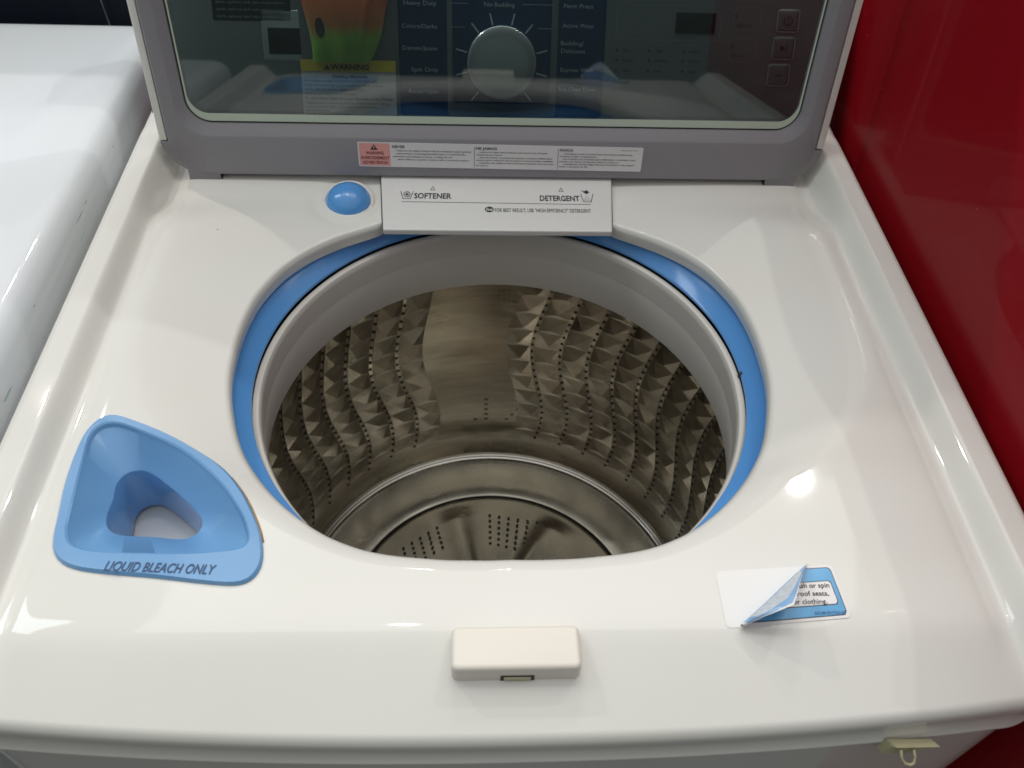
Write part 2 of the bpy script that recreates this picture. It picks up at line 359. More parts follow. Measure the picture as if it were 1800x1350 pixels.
# denser near the opening edge
tt = np.concatenate([np.linspace(0, .045, 14, endpoint=False), np.linspace(.045, .93, NR-14-26, endpoint=False), np.linspace(.93, 1, 26)])
rho = R0[:, None]+(R1-R0)[:, None]*tt[None, :]
X = rho*np.cos(th)[:, None]; Y = rho*np.sin(th)[:, None]+CY; TH = np.repeat(th[:, None], NR, 1)
DX = .1066+.0865*(Y-.109)
snap = (np.abs(np.abs(X)-DX) < .0013) & (Y > .09) & (Y < .2)
Z = deckz(X, Y, TH)
X = np.where(snap, np.sign(X)*DX, X)
dw = (np.abs(X) < DX-.0001) & (Y < .205) & (Y > .05)
Z = np.where(dw, Z-.009, Z)
Z = np.where(in_tray(X, Y, -.0022), -.085, Z)
dcap = np.hypot(X-CAP[0], Y-CAP[1])
rows = [(X, Y, Z)]
# inner skirt and outer skirt columns
cols = []
def ring(rad, z): return (rad*np.cos(th), rad*np.sin(th)+CY, z)
z0 = Z[:, 0]; z1 = Z[:, -1]
inner = [ring(R0+.001, z0-.012), ring(R0-.0002, z0-.004), ring(R0-.0004, z0-.001)]
ZL = -.0575
outer = [ring(R1, np.minimum(z1-.004, -.040)), ring(R1+.0002, 0*z1+ZL), ring(R1+.0016, 0*z1+ZL-.0012), ring(R1+.0022, 0*z1+ZL-.0028), ring(R1+.0016, 0*z1+ZL-.0045), ring(R1+.0002, 0*z1+ZL-.0055), ring(R1-.006, 0*z1+ZL-.0055)]
XX = np.concatenate([np.stack([r[0] for r in inner], 1), X, np.stack([r[0] for r in outer], 1)], 1)
YY = np.concatenate([np.stack([r[1] for r in inner], 1), Y, np.stack([r[1] for r in outer], 1)], 1)
ZZ = np.concatenate([np.stack([r[2] for r in inner], 1), Z, np.stack([r[2] for r in outer], 1)], 1)
NC = XX.shape[1]
V = np.stack([XX, YY, ZZ+ZO], -1).reshape(-1, 3)
I = np.arange(NA)[:, None]*NC+np.arange(NC-1)[None, :]; J = ((np.arange(NA)+1) % NA)[:, None]*NC+np.arange(NC-1)[None, :]
Fq = np.stack([I, I+1, J+1, J], -1).reshape(-1, 4)
gone = np.concatenate([np.repeat(dw[:, :1], 3, 1), dw, np.zeros((NA, NC-NR-3), bool)], 1).ravel()
Fq = Fq[~gone[Fq].any(1)]; used = np.unique(Fq); re_ = np.full(len(V), -1); re_[used] = np.arange(len(used)); V = V[used]; Fq = re_[Fq]
me = bpy.data.meshes.new('top_panel'); me.vertices.add(len(V)); me.vertices.foreach_set('co', V.ravel().astype(np.float32))
me.loops.add(Fq.size); me.loops.foreach_set('vertex_index', Fq.ravel().astype(np.int32)); me.polygons.add(len(Fq)); me.polygons.foreach_set('loop_start', np.arange(0, Fq.size, 4, dtype=np.int32))
me.update(calc_edges=True); me.validate(); me.materials.append(MT['white'])
top = link('top_panel', me, W); me.set_sharp_from_angle(angle=math.radians(50))
def deck_at(x, y):
    xa = np.array([x]); ya = np.array([y]); return float(deckz(xa, ya, np.arctan2(ya-CY, xa))[0])

# ---- cabinet below the top panel
g = MB(); L = []
bd = [(p[0]*.9925, (p[1]-CY)*.9925+CY) for p in OB[::6]]
g.loft([[(x, y, z) for x, y in bd] for z in (-.060, -.070, -.97)], 'white'); g.build('cabinet', W, auto=40)
g = MB()
for x, w_ in ((-.028, .004), (-.012, .008), (.003, .012), (.018, .005)):
    g.box(x-w_/2, x+w_/2, float(yfront(x))-.0004, float(yfront(x))+.004, -.0650, -.0642+.0003*math.sin(x*900), 'ink')
g.build('scuff_marks', W, smooth=False, kind='stuff')

# ---- blue liner ring below the opening
g = MB(); N = 240; ths = [2*PI*k/N-PI for k in range(N)]; rt, _ = Ro(np.array(ths)); rt = np.maximum(rt+.0022, .2085)
def rl(f, z): return [(f(i)*math.cos(t), f(i)*math.sin(t)+CY, (z(i) if callable(z) else z)) for i, t in enumerate(ths)]
zt = [max(-.032, 0)*0-.024 if math.sin(t) > -.3 else -.020 for t in ths]
zedge = np.interp(np.degrees(np.arcsin(np.sin(ths))), [-90, -50, -30, 0, 90], [-.026, -.028, -.036, -.041, -.041])
sd = np.degrees(np.arcsin(np.sin(ths))); ri = np.interp(sd, [-90, -38, -5, 20], [.1990, .1990, .2022, .2035]); zi = np.interp(sd, [-90, -38, 0, 90], [-.0600, -.0600, -.0622, -.0625])
g.loft([rl(lambda i: rt[i], lambda i: zedge[i]), rl(lambda i: rt[i], lambda i: zedge[i]-.004), rl(lambda i: rt[i]+.0012, -.0535), rl(lambda i: rt[i]+.0008, -.0545), rl(lambda i: ri[i]+.0012, lambda i: zi[i]), rl(lambda i: ri[i], lambda i: zi[i]-.0012), rl(lambda i: ri[i], lambda i: zi[i]-.0035), rl(lambda i: .2065, lambda i: zi[i]-.0038)], 'blue')
lin = g.build('opening_liner', W, auto=25)
g = MB()
aa = math.radians(2); c, s_ = math.cos(aa), math.sin(aa)
g.tube([(.2055*c, .2055*s_+CY, -.063), (.2036*c, .2036*s_+CY, -.068)], .0030, 'dark', 12)
g.build('rubber_stop', W, kind=None)
# dark tub rim seen in the slot between liner and balance ring
g = MB(); g.loft([circle(.2045, -.071, 160, 0, CY), circle(.2045, -.1, 160, 0, CY), circle(.255, -.12, 160, 0, CY), circle(.255, -.56, 160, 0, CY)], 'dark'); g.build('tub_wall', W)
# ---- balance ring
g = MB(); prof = [(.2040, -.080), (.2041, -.073), (.2034, -.0695), (.2018, -.0675), (.1990, -.0668), (.1970, -.0678), (.1958, -.0700), (.1957, -.074), (.1972, -.0955), (.1975, -.0959), (.1974, -.0963), (.1990, -.118), (.2015, -.136), (.2030, -.142), (.2045, -.1435), (.207, -.1445), (.243, -.150)]
g.loft([circle(r, z, 192, 0, CY) for r, z in prof], 'ringgrey'); g.build('balance_ring', W, auto=28)
# ---- steel drum: faceted embossing as real relief
RD = .243; ZT, ZB = -.148, -.505
g = MB()
def P3(a, z, dr=0): r = RD-dr; return (r*math.sin(a), r*math.cos(a)+CY, z)   # a from the rear (+y) towards +x
pitch = math.radians(8.1)
def wave(z): return math.radians(2.3)*math.sin((z+.215)/.25*2*PI)*(1 if True else 0)
rnd = random.Random(8); blocks = [0, 120, 240]; hole_pts = []; ncol = 11; first = 13.8
zl, zh = -.435, -.165; nrow = 10; hh = (zh-zl)/nrow
cols_ = []
for b0 in blocks:
    lines = [math.radians(b0+13.8)+k*pitch for k in range(ncol)]
    cols_.append(lines)
# full wall grid (plain) everywhere, relief strips sit 0.8 mm inside it
n1, nz = 240, 24
zs = [ZT+(ZB-ZT)*k/nz for k in range(nz+1)]
g.loft([[P3(2*PI*k/n1, z) for k in range(n1)] for z in zs], 'steel')
wall_n = len(g.f)
for lines in cols_:
    half = pitch*.425
    strips = [l+pitch/2 for l in lines[:-1]]+[lines[0]-pitch/2, lines[-1]+pitch/2]
    for mi_, mid in enumerate(strips):
        for r_ in range(nrow):
            zc = zl+(r_+.5)*hh; zt_, zb_ = zc+hh/2, zc-hh/2
            if mi_ % 2: zc -= hh/2; zt_ -= hh/2; zb_ -= hh/2
            b = .0006; f = rnd.uniform(.7, 1.3)*(.42+.95*(zc-zl)/(zh-zl))
            TL = P3(mid-half+wave(zt_), zt_, b); TR = P3(mid+half+wave(zt_), zt_, b); BL = P3(mid-half+wave(zb_), zb_, b); BR = P3(mid+half+wave(zb_), zb_, b)
            A = P3(mid+wave(zb_)+half*rnd.uniform(-.12, .25), zb_+hh*.22, .0006+.0024*f)
            g.add([TL, BL, BR, TR, A], [(0, 4, 3), (0, 1, 4), (3, 4, 2), (1, 2, 4)], 'steelfacet')
drum = g.build('drum', W, smooth=False)
for i, p in enumerate(drum.data.polygons):
    if i < wall_n: p.use_smooth = True
# holes: dark discs with a low lip on the wall; the pit's shade is in the colour
g = MB()
def hole(a, z, r=.0013, stretch=1.0, tilt=0):
    n = 8; c = Vector(P3(a, z, 0)); ux = Vector((math.cos(a), -math.sin(a), 0)); uz = Vector((0, 0, 1)); nin = Vector((-math.sin(a), -math.cos(a), 0))
    def lp(rad, d, sx=1): return [tuple(c+(ux*math.cos(2*PI*k/n)*rad*sx+uz*math.sin(2*PI*k/n)*rad)+nin*d) for k in range(n)]
    g.loft([lp(r*1.1, .0002, stretch), lp(r, .0007, stretch), lp(r*.85, .0003, stretch)], 'dark', cap1=True)
for lines in cols_:
    for l in lines:
        for k in range(27):
            z = -.158-.292*k/26
            hole(l+wave(z), z, .0018)
for b0 in blocks:
    b0 = math.radians(b0)
    for i in range(7):
        for j in range(3):
            hole(b0+math.radians(1.5+i*1.45), -.186-.0085*j, .0007)
    for j in range(5):
        hole(b0+math.radians(-1.2), -.378-.010*j, .0008, 3.2); hole(b0+math.radians(12-j*1.7), -.374-.011*j, .0008, 3.4-.3*j)
    for a, z in ((-4.5, -.418), (15.5, -.41)): hole(b0+math.radians(a), z, .0009, 2.6)
g.build('drum_holes', W, smooth=False, kind='stuff')
# ---- pulsator and base
g = MB()
g.loft([circle(r, z, 160, 0, CY) for r, z in ((.2435, -.497), (.2425, -.5005), (.2405, -.4985), (.2385, -.4985), (.2365, -.5012), (.2355, -.5045))], 'chrome'); g.build('drum_rim', W)
g = MB(); g.loft([circle(r, z, 160, 0, CY) for r, z in ((.2365, -.503), (.232, -.5048), (.205, -.5062), (.1825, -.5060), (.1805, -.5075))], 'steelbase')
for k in range(12):       # shallow bosses pressed in the base ring
    a = 2*PI*k/12+.13; cx, cy = .207*math.sin(a), .207*math.cos(a)+CY
    g.loft([[(cx+r*math.cos(q*PI/10), cy+r*math.sin(q*PI/10), -.5064+h) for q in range(20)] for r, h in ((.0165, 0), (.0145, .0003), (.0125, .0004), (.011, .0002), (.004, .00015))], 'steelbase', cap1=True)
g.build('drum_base', W)
g = MB(); g.loft([circle(r, -.512, 128, 0, CY) for r in (.183, .176)], 'dark'); g.build('base_gap', W)
# pulsator with three swept vanes as a height field
g = MB(); na, nr = 288, 56; loops = []
for i in range(nr+1):
    r = .1785*(1-i/nr)+.0005; l = []
    for k in range(na):
        a = 2*PI*k/na; s = (a*7/(2*PI)+.86+(.12-r)*.8) % 1.0
        v = math.exp(-((s-.5)/.15)**2); e = min(1, max(0, (.168-r)/.02))*min(1, r/.03)
        v2 = math.exp(-((s-.20)/.10)**2)
        l.append((r*math.sin(a), r*math.cos(a)+CY, -.5062+.0025*(1-(r/.18)**2)+(.0085*v-.002*v2)*e*min(1, .25+r/.16)*(1-.5*(r/.178)**3) if r < .1775 else -.510))
    loops.append(l)
g.loft(loops, 'steelbase', cap1=True); pul = g.build('pulsator', W)
g = MB()
def dot(x, y, z, r=.0014): g.loft([[(x+rr_*math.cos(q*PI/4), y+rr_*math.sin(q*PI/4), z+h) for q in range(8)] for rr_, h in ((r*1.4, .0002), (r, .0009), (r*.9, .0006))], 'dark', cap1=True)
for i in range(6):
    for j in range(6):
        if (i, j) in ((0, 0), (5, 0)): pass
        x = .0+.0125*i-.0004*j*i; y = .102-.0085*j-.0024*i
        dot(x, y, -.5040)
for i in range(5):
    for j in range(5):
        x = -.070-.0105*i+.002*j; y = .0835-.0072*j-.0075*i; dot(x, y, -.5040)
g.build('pulsator_holes', W, smooth=False, kind='stuff')

# ================================================================= bleach tray
def tray_loop(off, z, c=TC, shift=(0, 0)):
    return [(c[0]+(r+off)*math.cos(a)+shift[0], c[1]+(r+off)*math.sin(a)+shift[1], z) for a, r in zip(tth, trr)]
BAS = [(-.2875, -.1385), (-.2870, -.160), (-.2830, -.205), (-.2810, -.2185), (-.2756, -.2285), (-.2611, -.2335), (-.2144, -.236), (-.180, -.2345), (-.1664, -.2305), (-.1690, -.216), (-.1762, -.2030), (-.1927, -.1815), (-.2227, -.1555), (-.2566, -.1380), (-.2776, -.1310)]
HOL = [(-.2680, -.1825), (-.2690, -.1700), (-.2655, -.1620), (-.2583, -.1585), (-.2501, -.1596), (-.2356, -.1697), (-.2172, -.1856), (-.2056, -.1983), (-.2045, -.2060), (-.2113, -.2131), (-.2356, -.2116), (-.2578, -.2096), (-.2661, -.2035), (-.2686, -.1942)]
bth, brr = polar_curve(BAS, TC, smooth=1.0); HC = (-.2440, -.1880); hth, hrr = polar_curve(HOL, HC, smooth=1.2)
def bl(off, z): return [(TC[0]+(r+off)*math.cos(a), TC[1]+(r+off)*math.sin(a), z) for a, r in zip(bth, brr)]
def hl(k, z, dx=0, dy=0): return [(HC[0]+dx+r*k*math.cos(a), HC[1]+dy+r*k*math.sin(a), z) for a, r in zip(hth, hrr)]
g = MB(); zt_ = -.0092
mid = [tuple(.5*(p+q) for p, q in zip(A_, B_)) for A_, B_ in zip(bl(-.004, 0), hl(1, 0))]
g.loft([tray_loop(0, -.018), tray_loop(.0001, -.0115), tray_loop(-.0005, -.0103), tray_loop(-.0015, zt_), tray_loop(-.0035, zt_-.0001), bl(.0008, zt_-.0003), bl(-.0006, zt_-.0012), bl(-.0022, zt_-.004), hl(1.03, -.0292), hl(1.0, -.0302), hl(.985, -.033), hl(.975, -.044), hl(.955, -.072)], 'lblue')
tr = g.build('bleach_tray', W, auto=24)
g = MB(); g.loft([hl(.955, -.072), hl(1.03, -.0721)], 'blue')
g.build('chute_edge', tr)
g = MB(); g.box(-.275, -.185, -.225, -.150, -.090, -.076, 'drawer', r=.004); g.build('chute_floor', tr)
fr = plane((-.2497, -.2475, zt_), (.0665, -.0035, 0), (0, 1, 0))
g = MB(); g.text(fr, 'LIQUID BLEACH ONLY', 0, 0, .0066, 'bluink', width=.0665, bold=.012, shear=.17, res=4); g.build('lettering', tr, smooth=False)
# rust-coloured sealant line along the tray's right edge
g = MB(); pts = []
for a, r in zip(tth, trr):
    if -.35 < a < .62: pts.append((TC[0]+(r+.0006)*math.cos(a), TC[1]+(r+.0006)*math.sin(a)))
g.tube([(x, y, deck_at(x, y)+.0002) for x, y in pts[::2]], .0006, 'rust', 6); g.build('rust_line', W)

# ---- blue cap
g = MB(); zc = deck_at(CAP[0], CAP[1]); n = 48; tl = math.radians(16)
fr = plane((CAP[0], CAP[1], zc+.0005), (1, 0, 0), (0, math.cos(tl), math.sin(tl)))
def dl(r, h): return [fr(r*math.cos(2*PI*k/n), r*math.sin(2*PI*k/n), h) for k in range(n)]
g.loft([dl(.0250, -.006), dl(.0246, -.0005), dl(.0236, .0006), dl(.0224, .0010), dl(.0215, .0006), dl(.0209, -.0006)], 'white')
capb = g.build('cap_rim', W)
g = MB(); R_ = .0212
g.loft([dl(R_*math.cos(t), -.003+.0175*math.sin(t)) for t in [0, .15, .3, .5, .7, .9, 1.1, 1.3, 1.45, 1.55]], 'cap', cap1=True); g.build('blue_cap', capb)
g = MB(); g.tube([fr(.0202*math.cos(a), .0202*math.sin(a), .0012) for a in [math.radians(-115+k*8) for k in range(13)]], .0006, 'bluink', 6); g.build('cap_slot', capb)

# ================================================================= dispenser drawer
DY0, DY1 = .1092, .1950
uy = Vector((0, 1, .09)).normalized(); dfr = plane((0, DY0, -.0322), (1, 0, 0), tuple(uy)); LD = (DY1-DY0)/uy.y
def dtr(x, y, z=0): return dfr(x*(1+.072*y/LD), y, z)
g = MB()
g.box(-.1055, .1055, 0, LD, -.0045, .0012, 'drawer', r=.0020, fr=dtr, n=4)
g.box(-.100, .100, .058, LD-.004, -.020, -.0076, 'drawer', r=.0020, fr=dtr); dr = g.build('dispenser_drawer', W, auto=40)
g = MB(); H = .0015
def dy(y): return (y-DY0)/uy.y
def dtext(t, x0, x1, y, cap, bold=.0): g.text(dfr, t, x0, dy(y), cap, 'ink', width=x1-x0, bold=bold, h=H, res=3)
dtext('SOFTENER', -.0788, -.0437, .1512, .0074, .022); g.build('softener_lettering', dr, smooth=False)
g = MB(); dtext('DETERGENT', .0402, .0782, .1496, .0074, .022); g.build('detergent_lettering', dr, smooth=False)
g = MB(); dtext('FOR BEST RESULT, USE "HIGH EFFICIENCY" DETERGENT', -.0028, .0877, .1338, .0050, .004)
g.poly(dfr, [(-.0080+.0042*math.cos(a), dy(.1370)+.0038*math.sin(a)) for a in [k*PI/8 for k in range(16)]], 'ink', h=H)
g.text(dfr, 'he', -.0080, dy(.1350), .0040, 'drawer', width=.0062, bold=.02, h=H+.0002, align='C', shear=.2); g.build('efficiency_lettering', dr, smooth=False)
g = MB(); g.stroke(dfr, [(-.0900, dy(.1464)), (.0883, dy(.1450))], .00045, 'ink', h=H); g.build('printed_line', dr, smooth=False)
g = MB(); c = (-.0857, dy(.1556))
g.stroke(dfr, [(-.0916, c[1]+.0050), (-.0892, c[1]-.0050), (-.0824, c[1]-.0050), (-.0800, c[1]+.0050)], .0006, 'ink', h=H)
for k in range(6): g.stroke(dfr, [(c[0], c[1]+.001), (c[0]+.0026*math.cos(k*PI/3), c[1]+.001+.0032*math.sin(k*PI/3))], .0006, 'ink', h=H)
g.stroke(dfr, [(c[0]+.0031*math.cos(k*PI/6), c[1]+.001+.0038*math.sin(k*PI/6)) for k in range(12)], .0005, 'ink', h=H, closed=True)
g.build('softener_symbol', dr, smooth=False)
g = MB(); c = (.0860, dy(.1545))
g.stroke(dfr, [(.0798, c[1]+.0045), (.0818, c[1]-.0058), (.0890, c[1]-.0058), (.0916, c[1]+.0052)], .0006, 'ink', h=H)
for x, y in ((-.0005, .0015), (-.0018, -.001), (.0008, -.001), (-.003, -.0035), (-.0005, -.0035), (.002, -.0035)): g.poly(dfr, [(c[0]+x-.0004, c[1]+y-.0005), (c[0]+x+.0004, c[1]+y-.0005), (c[0]+x+.0004, c[1]+y+.0005), (c[0]+x-.0004, c[1]+y+.0005)], 'ink', h=H)
g.poly(dfr, [(c[0]-.0040, c[1]+.0080), (c[0]-.0006, c[1]+.0048), (c[0]+.0024, c[1]+.0075), (c[0]-.0002, c[1]+.0105)], 'ink', h=H)
g.stroke(dfr, [(c[0]-.0048, c[1]+.0098), (c[0]-.0030, c[1]+.0075)], .0008, 'ink', h=H)
g.build('detergent_symbol', dr, smooth=False)
for xx in (-.0615, .0612):
    g = MB(); y = dy(.1630); g.stroke(dfr, [(xx-.0020, y), (xx+.0020, y), (xx, y+.0050)], .00045, 'ink', h=H, closed=True); g.build('arrow_mark', dr, smooth=False)

# ================================================================= lid
LY, LT = .18594, math.radians(9.95)
lo = Vector((0, LY, .02)); lu = Vector((0, math.sin(LT), math.cos(LT)))
lf = plane(tuple(lo), (1, 0, 0), tuple(lu))        # normal faces the camera (-y)
TOP = .455
def lloop(x0, x1, h0, h1, r, d, n=10): return [lf(x, y, d) for x, y in rr(x0, x1, h0, h1, r, n)]
g = MB(); rc = (.036, .036, .03, .03)
o_ = (-.3055, .3055, -.0432, TOP)
g.loft([lloop(*o_, rc, -.030), lloop(*o_, rc, -.004), lloop(-.3050, .3050, -.0428, TOP-.0005, rc, -.0012), lloop(-.3035, .3035, -.0415, TOP-.002, rc, 0),
        lloop(-.2935, .2935, -.0062, TOP-.02, .026, 0), lloop(-.2915, .2915, -.0042, TOP-.022, .025, -.0008), lloop(-.2865, .2865, .0025, TOP-.027, .022, -.0065), lloop(-.2850, .2850, .0042, TOP-.0285, .022, -.0075), lloop(-.2850, .2850, .0042, TOP-.0285, .022, -.0215), lloop(-.2935, .2935, -.0062, TOP-.02, .026, -.030)], 'grey')
lid = g.build('lid', W, auto=35)
for s in (-1, 1):
    g = MB(); a, b = sorted((s*.3060, s*.3126)); g.box(a, b, -.0105, TOP+.004, -.034, -.0015, 'white', r=.0012, fr=lambda x, y, z: lf(x, y, z)); g.build('side_trim', lid, auto=40)
    g = MB(); a, b = sorted((s*.2630, s*.2930)); g.box(a, b, -.0500, -.030, -.022, -.0012, 'grey', r=.0015, fr=lambda x, y, z: lf(x, y, z)); g.build('hinge_tab', lid, auto=40)
    g = MB(); a, b = sorted((s*.2622, s*.2640)); g.box(a, b, -.0505, -.040, -.02, -.0016, 'dark', fr=lambda x, y, z: lf(x, y, z)); g.build('hinge_gap', lid, smooth=False)
    g = MB(); cp = [(.280, -.030), (.262, -.0428), (.276, -.0426), (.286, -.0410), (.294, -.0378), (.301, -.0328), (.3070, -.0262), (.3106, -.0190), (.3122, -.0112), (.3020, -.0112)]
    cp = [(s*x, y) for x, y in cp][::s]
    g.loft([[lf(x, y, d) for x, y in cp] for d in (-.030, -.0008)], 'grey', True, True); g.build('lid_corner', lid, smooth=False)
g = MB(); g.loft([lloop(-.2835, .2835, .0058, TOP-.030, .020, -.0095), lloop(-.2835, .2835, .0058, TOP-.030, .020, -.0125)], 'glassedge')
g.loft([lloop(-.2835, .2835, .0058, TOP-.030, .020, -.0095), lloop(-.2822, .2822, .0125, TOP-.032, .018, -.0102)], 'glassedge'); g.build('glass_edge', lid, auto=30)
g = MB(); g.loft([lloop(-.2848, .2848, .0044, TOP-.0285, .021, -.0098), lloop(-.2836, .2836, .0056, TOP-.030, .020, -.0100)], 'dark'); g.build('glass_seal', lid)
g = MB(); Lp = lloop(-.2825, .2825, .0090, TOP-.031, .019, -.0104); Lq = lloop(-.2825, .2825, .0090, TOP-.031, .019, -.0140)
g.add(Lp, [tuple(range(len(Lp)))], 'glass'); g.add(Lq, [tuple(range(len(Lq)))[::-1]], 'glass'); g.build('glass', lid, smooth=False)
# warning label on the lid frame
g = MB(); P = rr(-.1312, .1385, -.0337, -.0094, (.0015, .0015, .0015, .0015), 4)
def lfx(x, y, h=0): return lf(x, y-.0022*(x/.27), h+.0003)
g.loft([[lfx(x, y, 0) for x, y in P], [lfx(x, y, .0003) for x, y in P]], 'paper', cap1=True)
g.poly(lfx, rr(-.1298, -.1012, -.0326, -.0104, .0006, 2), 'pink', h=.0004)
g.poly(lfx, [(-.1196, -.0168), (-.1124, -.0168), (-.1160, -.0115)], 'ink', h=.0005); g.poly(lfx, [(-.1163, -.0156), (-.1157, -.0156), (-.1155, -.0130), (-.1165, -.0130)], 'pink', h=.0006)
for t, y, wd in (('WARNING', -.0214, .0165), ('AVERTISSEMENT', -.0262, .0268), ('ADVERTENCIA', -.0308, .0240)):
    g.text(lfx, t, -.1154, y, .0031, 'redink', width=wd, bold=.02, h=.0005, align='C')
g.text(lfx, 'NEVER', -.0990, -.0146, .0026, 'ink', width=.0120, bold=.02, h=.0005)
g.text(lfx, 'NE JAMAIS', -.0206, -.0146, .0026, 'ink', width=.0200, bold=.02, h=.0005)
g.text(lfx, 'NUNCA', .0590, -.0146, .0026, 'ink', width=.0125, bold=.02, h=.0005)
def para(x, y, lines, wd, step):
    for i, (t, ind, k) in enumerate(lines): g.text(lfx, t, x+ind, y-i*step, .0015, 'ink', width=wd*k, bold=.016, h=.0005, res=1)
para(-.0985, -.0178, (('...reach into the washer until the tub has completely stopped spinning', .002, .97), ('...wash articles containing flammable fumes or materials like', .002, .90), ('petroleum and cleaning products, cooking oils etc.', 0, .76), ('...allow children to operate or play in, with or around the washer', .003, .93)), .0735, .0029)
para(-.0205, -.0176, (('...mettre les mains dans la laveuse tant que la cuve n\'est pas', .002, .88), ('completement a l\'arret', 0, .33), ('...laver des articles contenant des vapeurs ou matieres inflammables', .002, .95), ('comme, petrole, nettoyant, huile de cuisson ou autres produits semblables', 0, .985), ('...permettre aux enfants de faire fonctionner la laveuse ni de jouer pres', .002, .97), ('de celle-ci', 0, .15)), .0745, .0027)
para(.0592, -.0176, (('...introduzca su mano en la lavadora antes de que el tambor haya', .003, .88), ('terminado de girar completamente.', 0, .47), ('...lave articulos que contengan gases inflamables o materiales como', .002, .94), ('petroleo y productos de limpieza, aceites de cocina, etc.', 0, .76), ('...permita que sus hijos hagan funcionar la lavadora o que jueguen', .003, .92), ('dentro o alrededor de ella', 0, .36)), .0755, .0026)
for x in (-.0220, .0575): g.stroke(lfx, [(x, -.0120), (x, -.0325)], .0004, 'ink', h=.0005)
g.text(lfx, 'DC68-03002C', .1335, -.0130, .0011, 'ink', width=.016, h=.0005, align='R', res=1)
g.build('warning_label', lid, smooth=False)

# ================================================================= latch
g = MB()
g.box(-.0372, .0385, -.3150, -.2880, -.030, -.0062, 'latch', r=.0042, n=5); lt_ = g.build('lid_latch', W, auto=50)
g = MB(); g.box(-.0085, .0112, -.3156, -.3140, -.0212, -.0155, 'dark'); g.build('latch_slot', lt_, smooth=False)
g = MB(); g.box(-.0066, .0092, -.3162, -.3150, -.0204, -.0161, 'clip', r=.0006); g.build('latch_tongue', lt_)

# ================================================================= peeling sticker
MT['flapblue'] = mat('flap_pale_blue', (.26, .43, .68), .25, var=.2, vscale=120)
MT['flapwhite'] = mat('flap_grey_print', (.55, .60, .66), .3, var=.3, vscale=400)
def dk(x, y, h=0): return (x, y, deck_at(x, y)+.0003+h)
cTL, cTR, cBR, cBL = [Vector(p) for p in ((.1285, -.2515), (.2045, -.2475), (.2075, -.2835), (.1285, -.2890))]
def bil(u, v): p = (cBL*(1-u)+cBR*u)*(1-v)+(cTL*(1-u)+cTR*u)*v; return p.x, p.y
def patch(fnin, key, h, nu=40, nv=20):
    vs = []; fs = []
    for i in range(nu+1):
        for j in range(nv+1): vs.append(dk(*bil(*fnin(i/nu, j/nv)), h))
    for i in range(nu):
        for j in range(nv):
            a = i*(nv+1)+j; fs.append((a, a+nv+1, a+nv+2, a+1))
    g.add(vs, fs, key)
def fold(v): return .13+.66*v          # fold line: share of the width, bottom to top
def rcorn(u, v, r=.09, asp=2.1):       # rounds the corners
    x = min(u, 1-u)*asp
    if x < r: m = r-math.sqrt(max(0, r*r-(r-x)**2)); v = m+(1-2*m)*v
    return u, v
g = MB(); patch(lambda u, v: rcorn(u*(fold(v)+.02), v), 'residue', 0); g.build('label_backing', W)
def part_in(v0, v1, du, u1):
    def f(u, v):
        vv = v0+(v1-v0)*v; uu = fold(vv)+du+(u1-fold(vv)-du)*u
        return rcorn(uu, vv) if uu > .9 else (uu, vv)
    return f
def rr_in(v0, v1, du, u1, r=.07):
    def f(u, v):
        vm = v0+(v1-v0)*v; uu = fold(vm)+du+(u1-fold(vm)-du)*u; x = (u1-uu)*2.1
        if x < r: m = r-math.sqrt(max(0, r*r-(r-x)**2)); vm = v0+m+(v1-v0-2*m)*v
        return uu, vm
    return f
g = MB(); patch(part_in(0, 1, 0, 1), 'stickwhite', .0002)
patch(rr_in(.05, .95, .005, .975), 'ink', .0003); patch(rr_in(.065, .935, .006, .968), 'stickblue', .0004)
patch(rr_in(.245, .695, .006, .935, .05), 'ink', .0005); patch(rr_in(.26, .68, .007, .928, .045), 'stickwhite', .0006)
def wfx(ox, oy): return lambda x, y, h=0: dk(ox+x, oy+x*.006+y, .0009)
for t, x, y, wd in (('wash or spin', .1750, -.2640, .0236), ('proof seats,', .1745, -.2694, .0223), ('or clothing.', .1730, -.2748, .0214)):
    g.text(wfx(x, y), t, 0, 0, .0034, 'ink', width=wd, bold=.009)
g.text(wfx(.1850, -.2815), 'DC68-03172A-01', 0, 0, .0019, 'bluink', width=.0185)
g.build('peeling_label', W)
# curled flap: rises from the fold line, rolls over a crest and ends in a free edge in the air
crest = [(0.1363, -0.2887, -0.009), (0.1425, -0.2851, -0.003), (0.1511, -0.279, 0.0), (0.1668, -0.2659, -0.001), (0.1774, -0.2568, -0.005), (0.1878, -0.2478, -0.01)]
free = [(0.1378, -0.2903, -0.008), (0.1483, -0.2887, 0.002), (0.1571, -0.2878, 0.008), (0.1638, -0.2861, 0.011), (0.1684, -0.2786, 0.009), (0.1756, -0.2657, 0.002), (0.1875, -0.2492, -0.009)]
def along(P, t):
    k = t*(len(P)-1); i = min(int(k), len(P)-2); f = k-i; return Vector(P[i])*(1-f)+Vector(P[i+1])*f
g = MB(); vs = []; nu, nv = 14, 28
for j in range(nv+1):
    v = j/nv; b = Vector(dk(*bil(fold(v), v), .0003)); c1 = along(crest, v); c2 = along(free, v); c1.z = max(c1.z, b.z+.0004); c2.z = max(c2.z, b.z+.0008)
    for i in range(nu+1):
        s = i/nu
        if s < .3: t = s/.3*PI/2; p = Vector((b.x+(c1.x-b.x)*math.sin(t), b.y+(c1.y-b.y)*math.sin(t), b.z+(c1.z-b.z)*(1-math.cos(t))))
        else:
            t = (s-.3)/.7; p = c1.lerp(c2, t); p.z += .0015*math.sin(PI*t)+.0006*math.sin(v*13+3*t)*t*math.sin(PI*v)
        vs.append(tuple(p))
ke, kb, kw = [], [], []
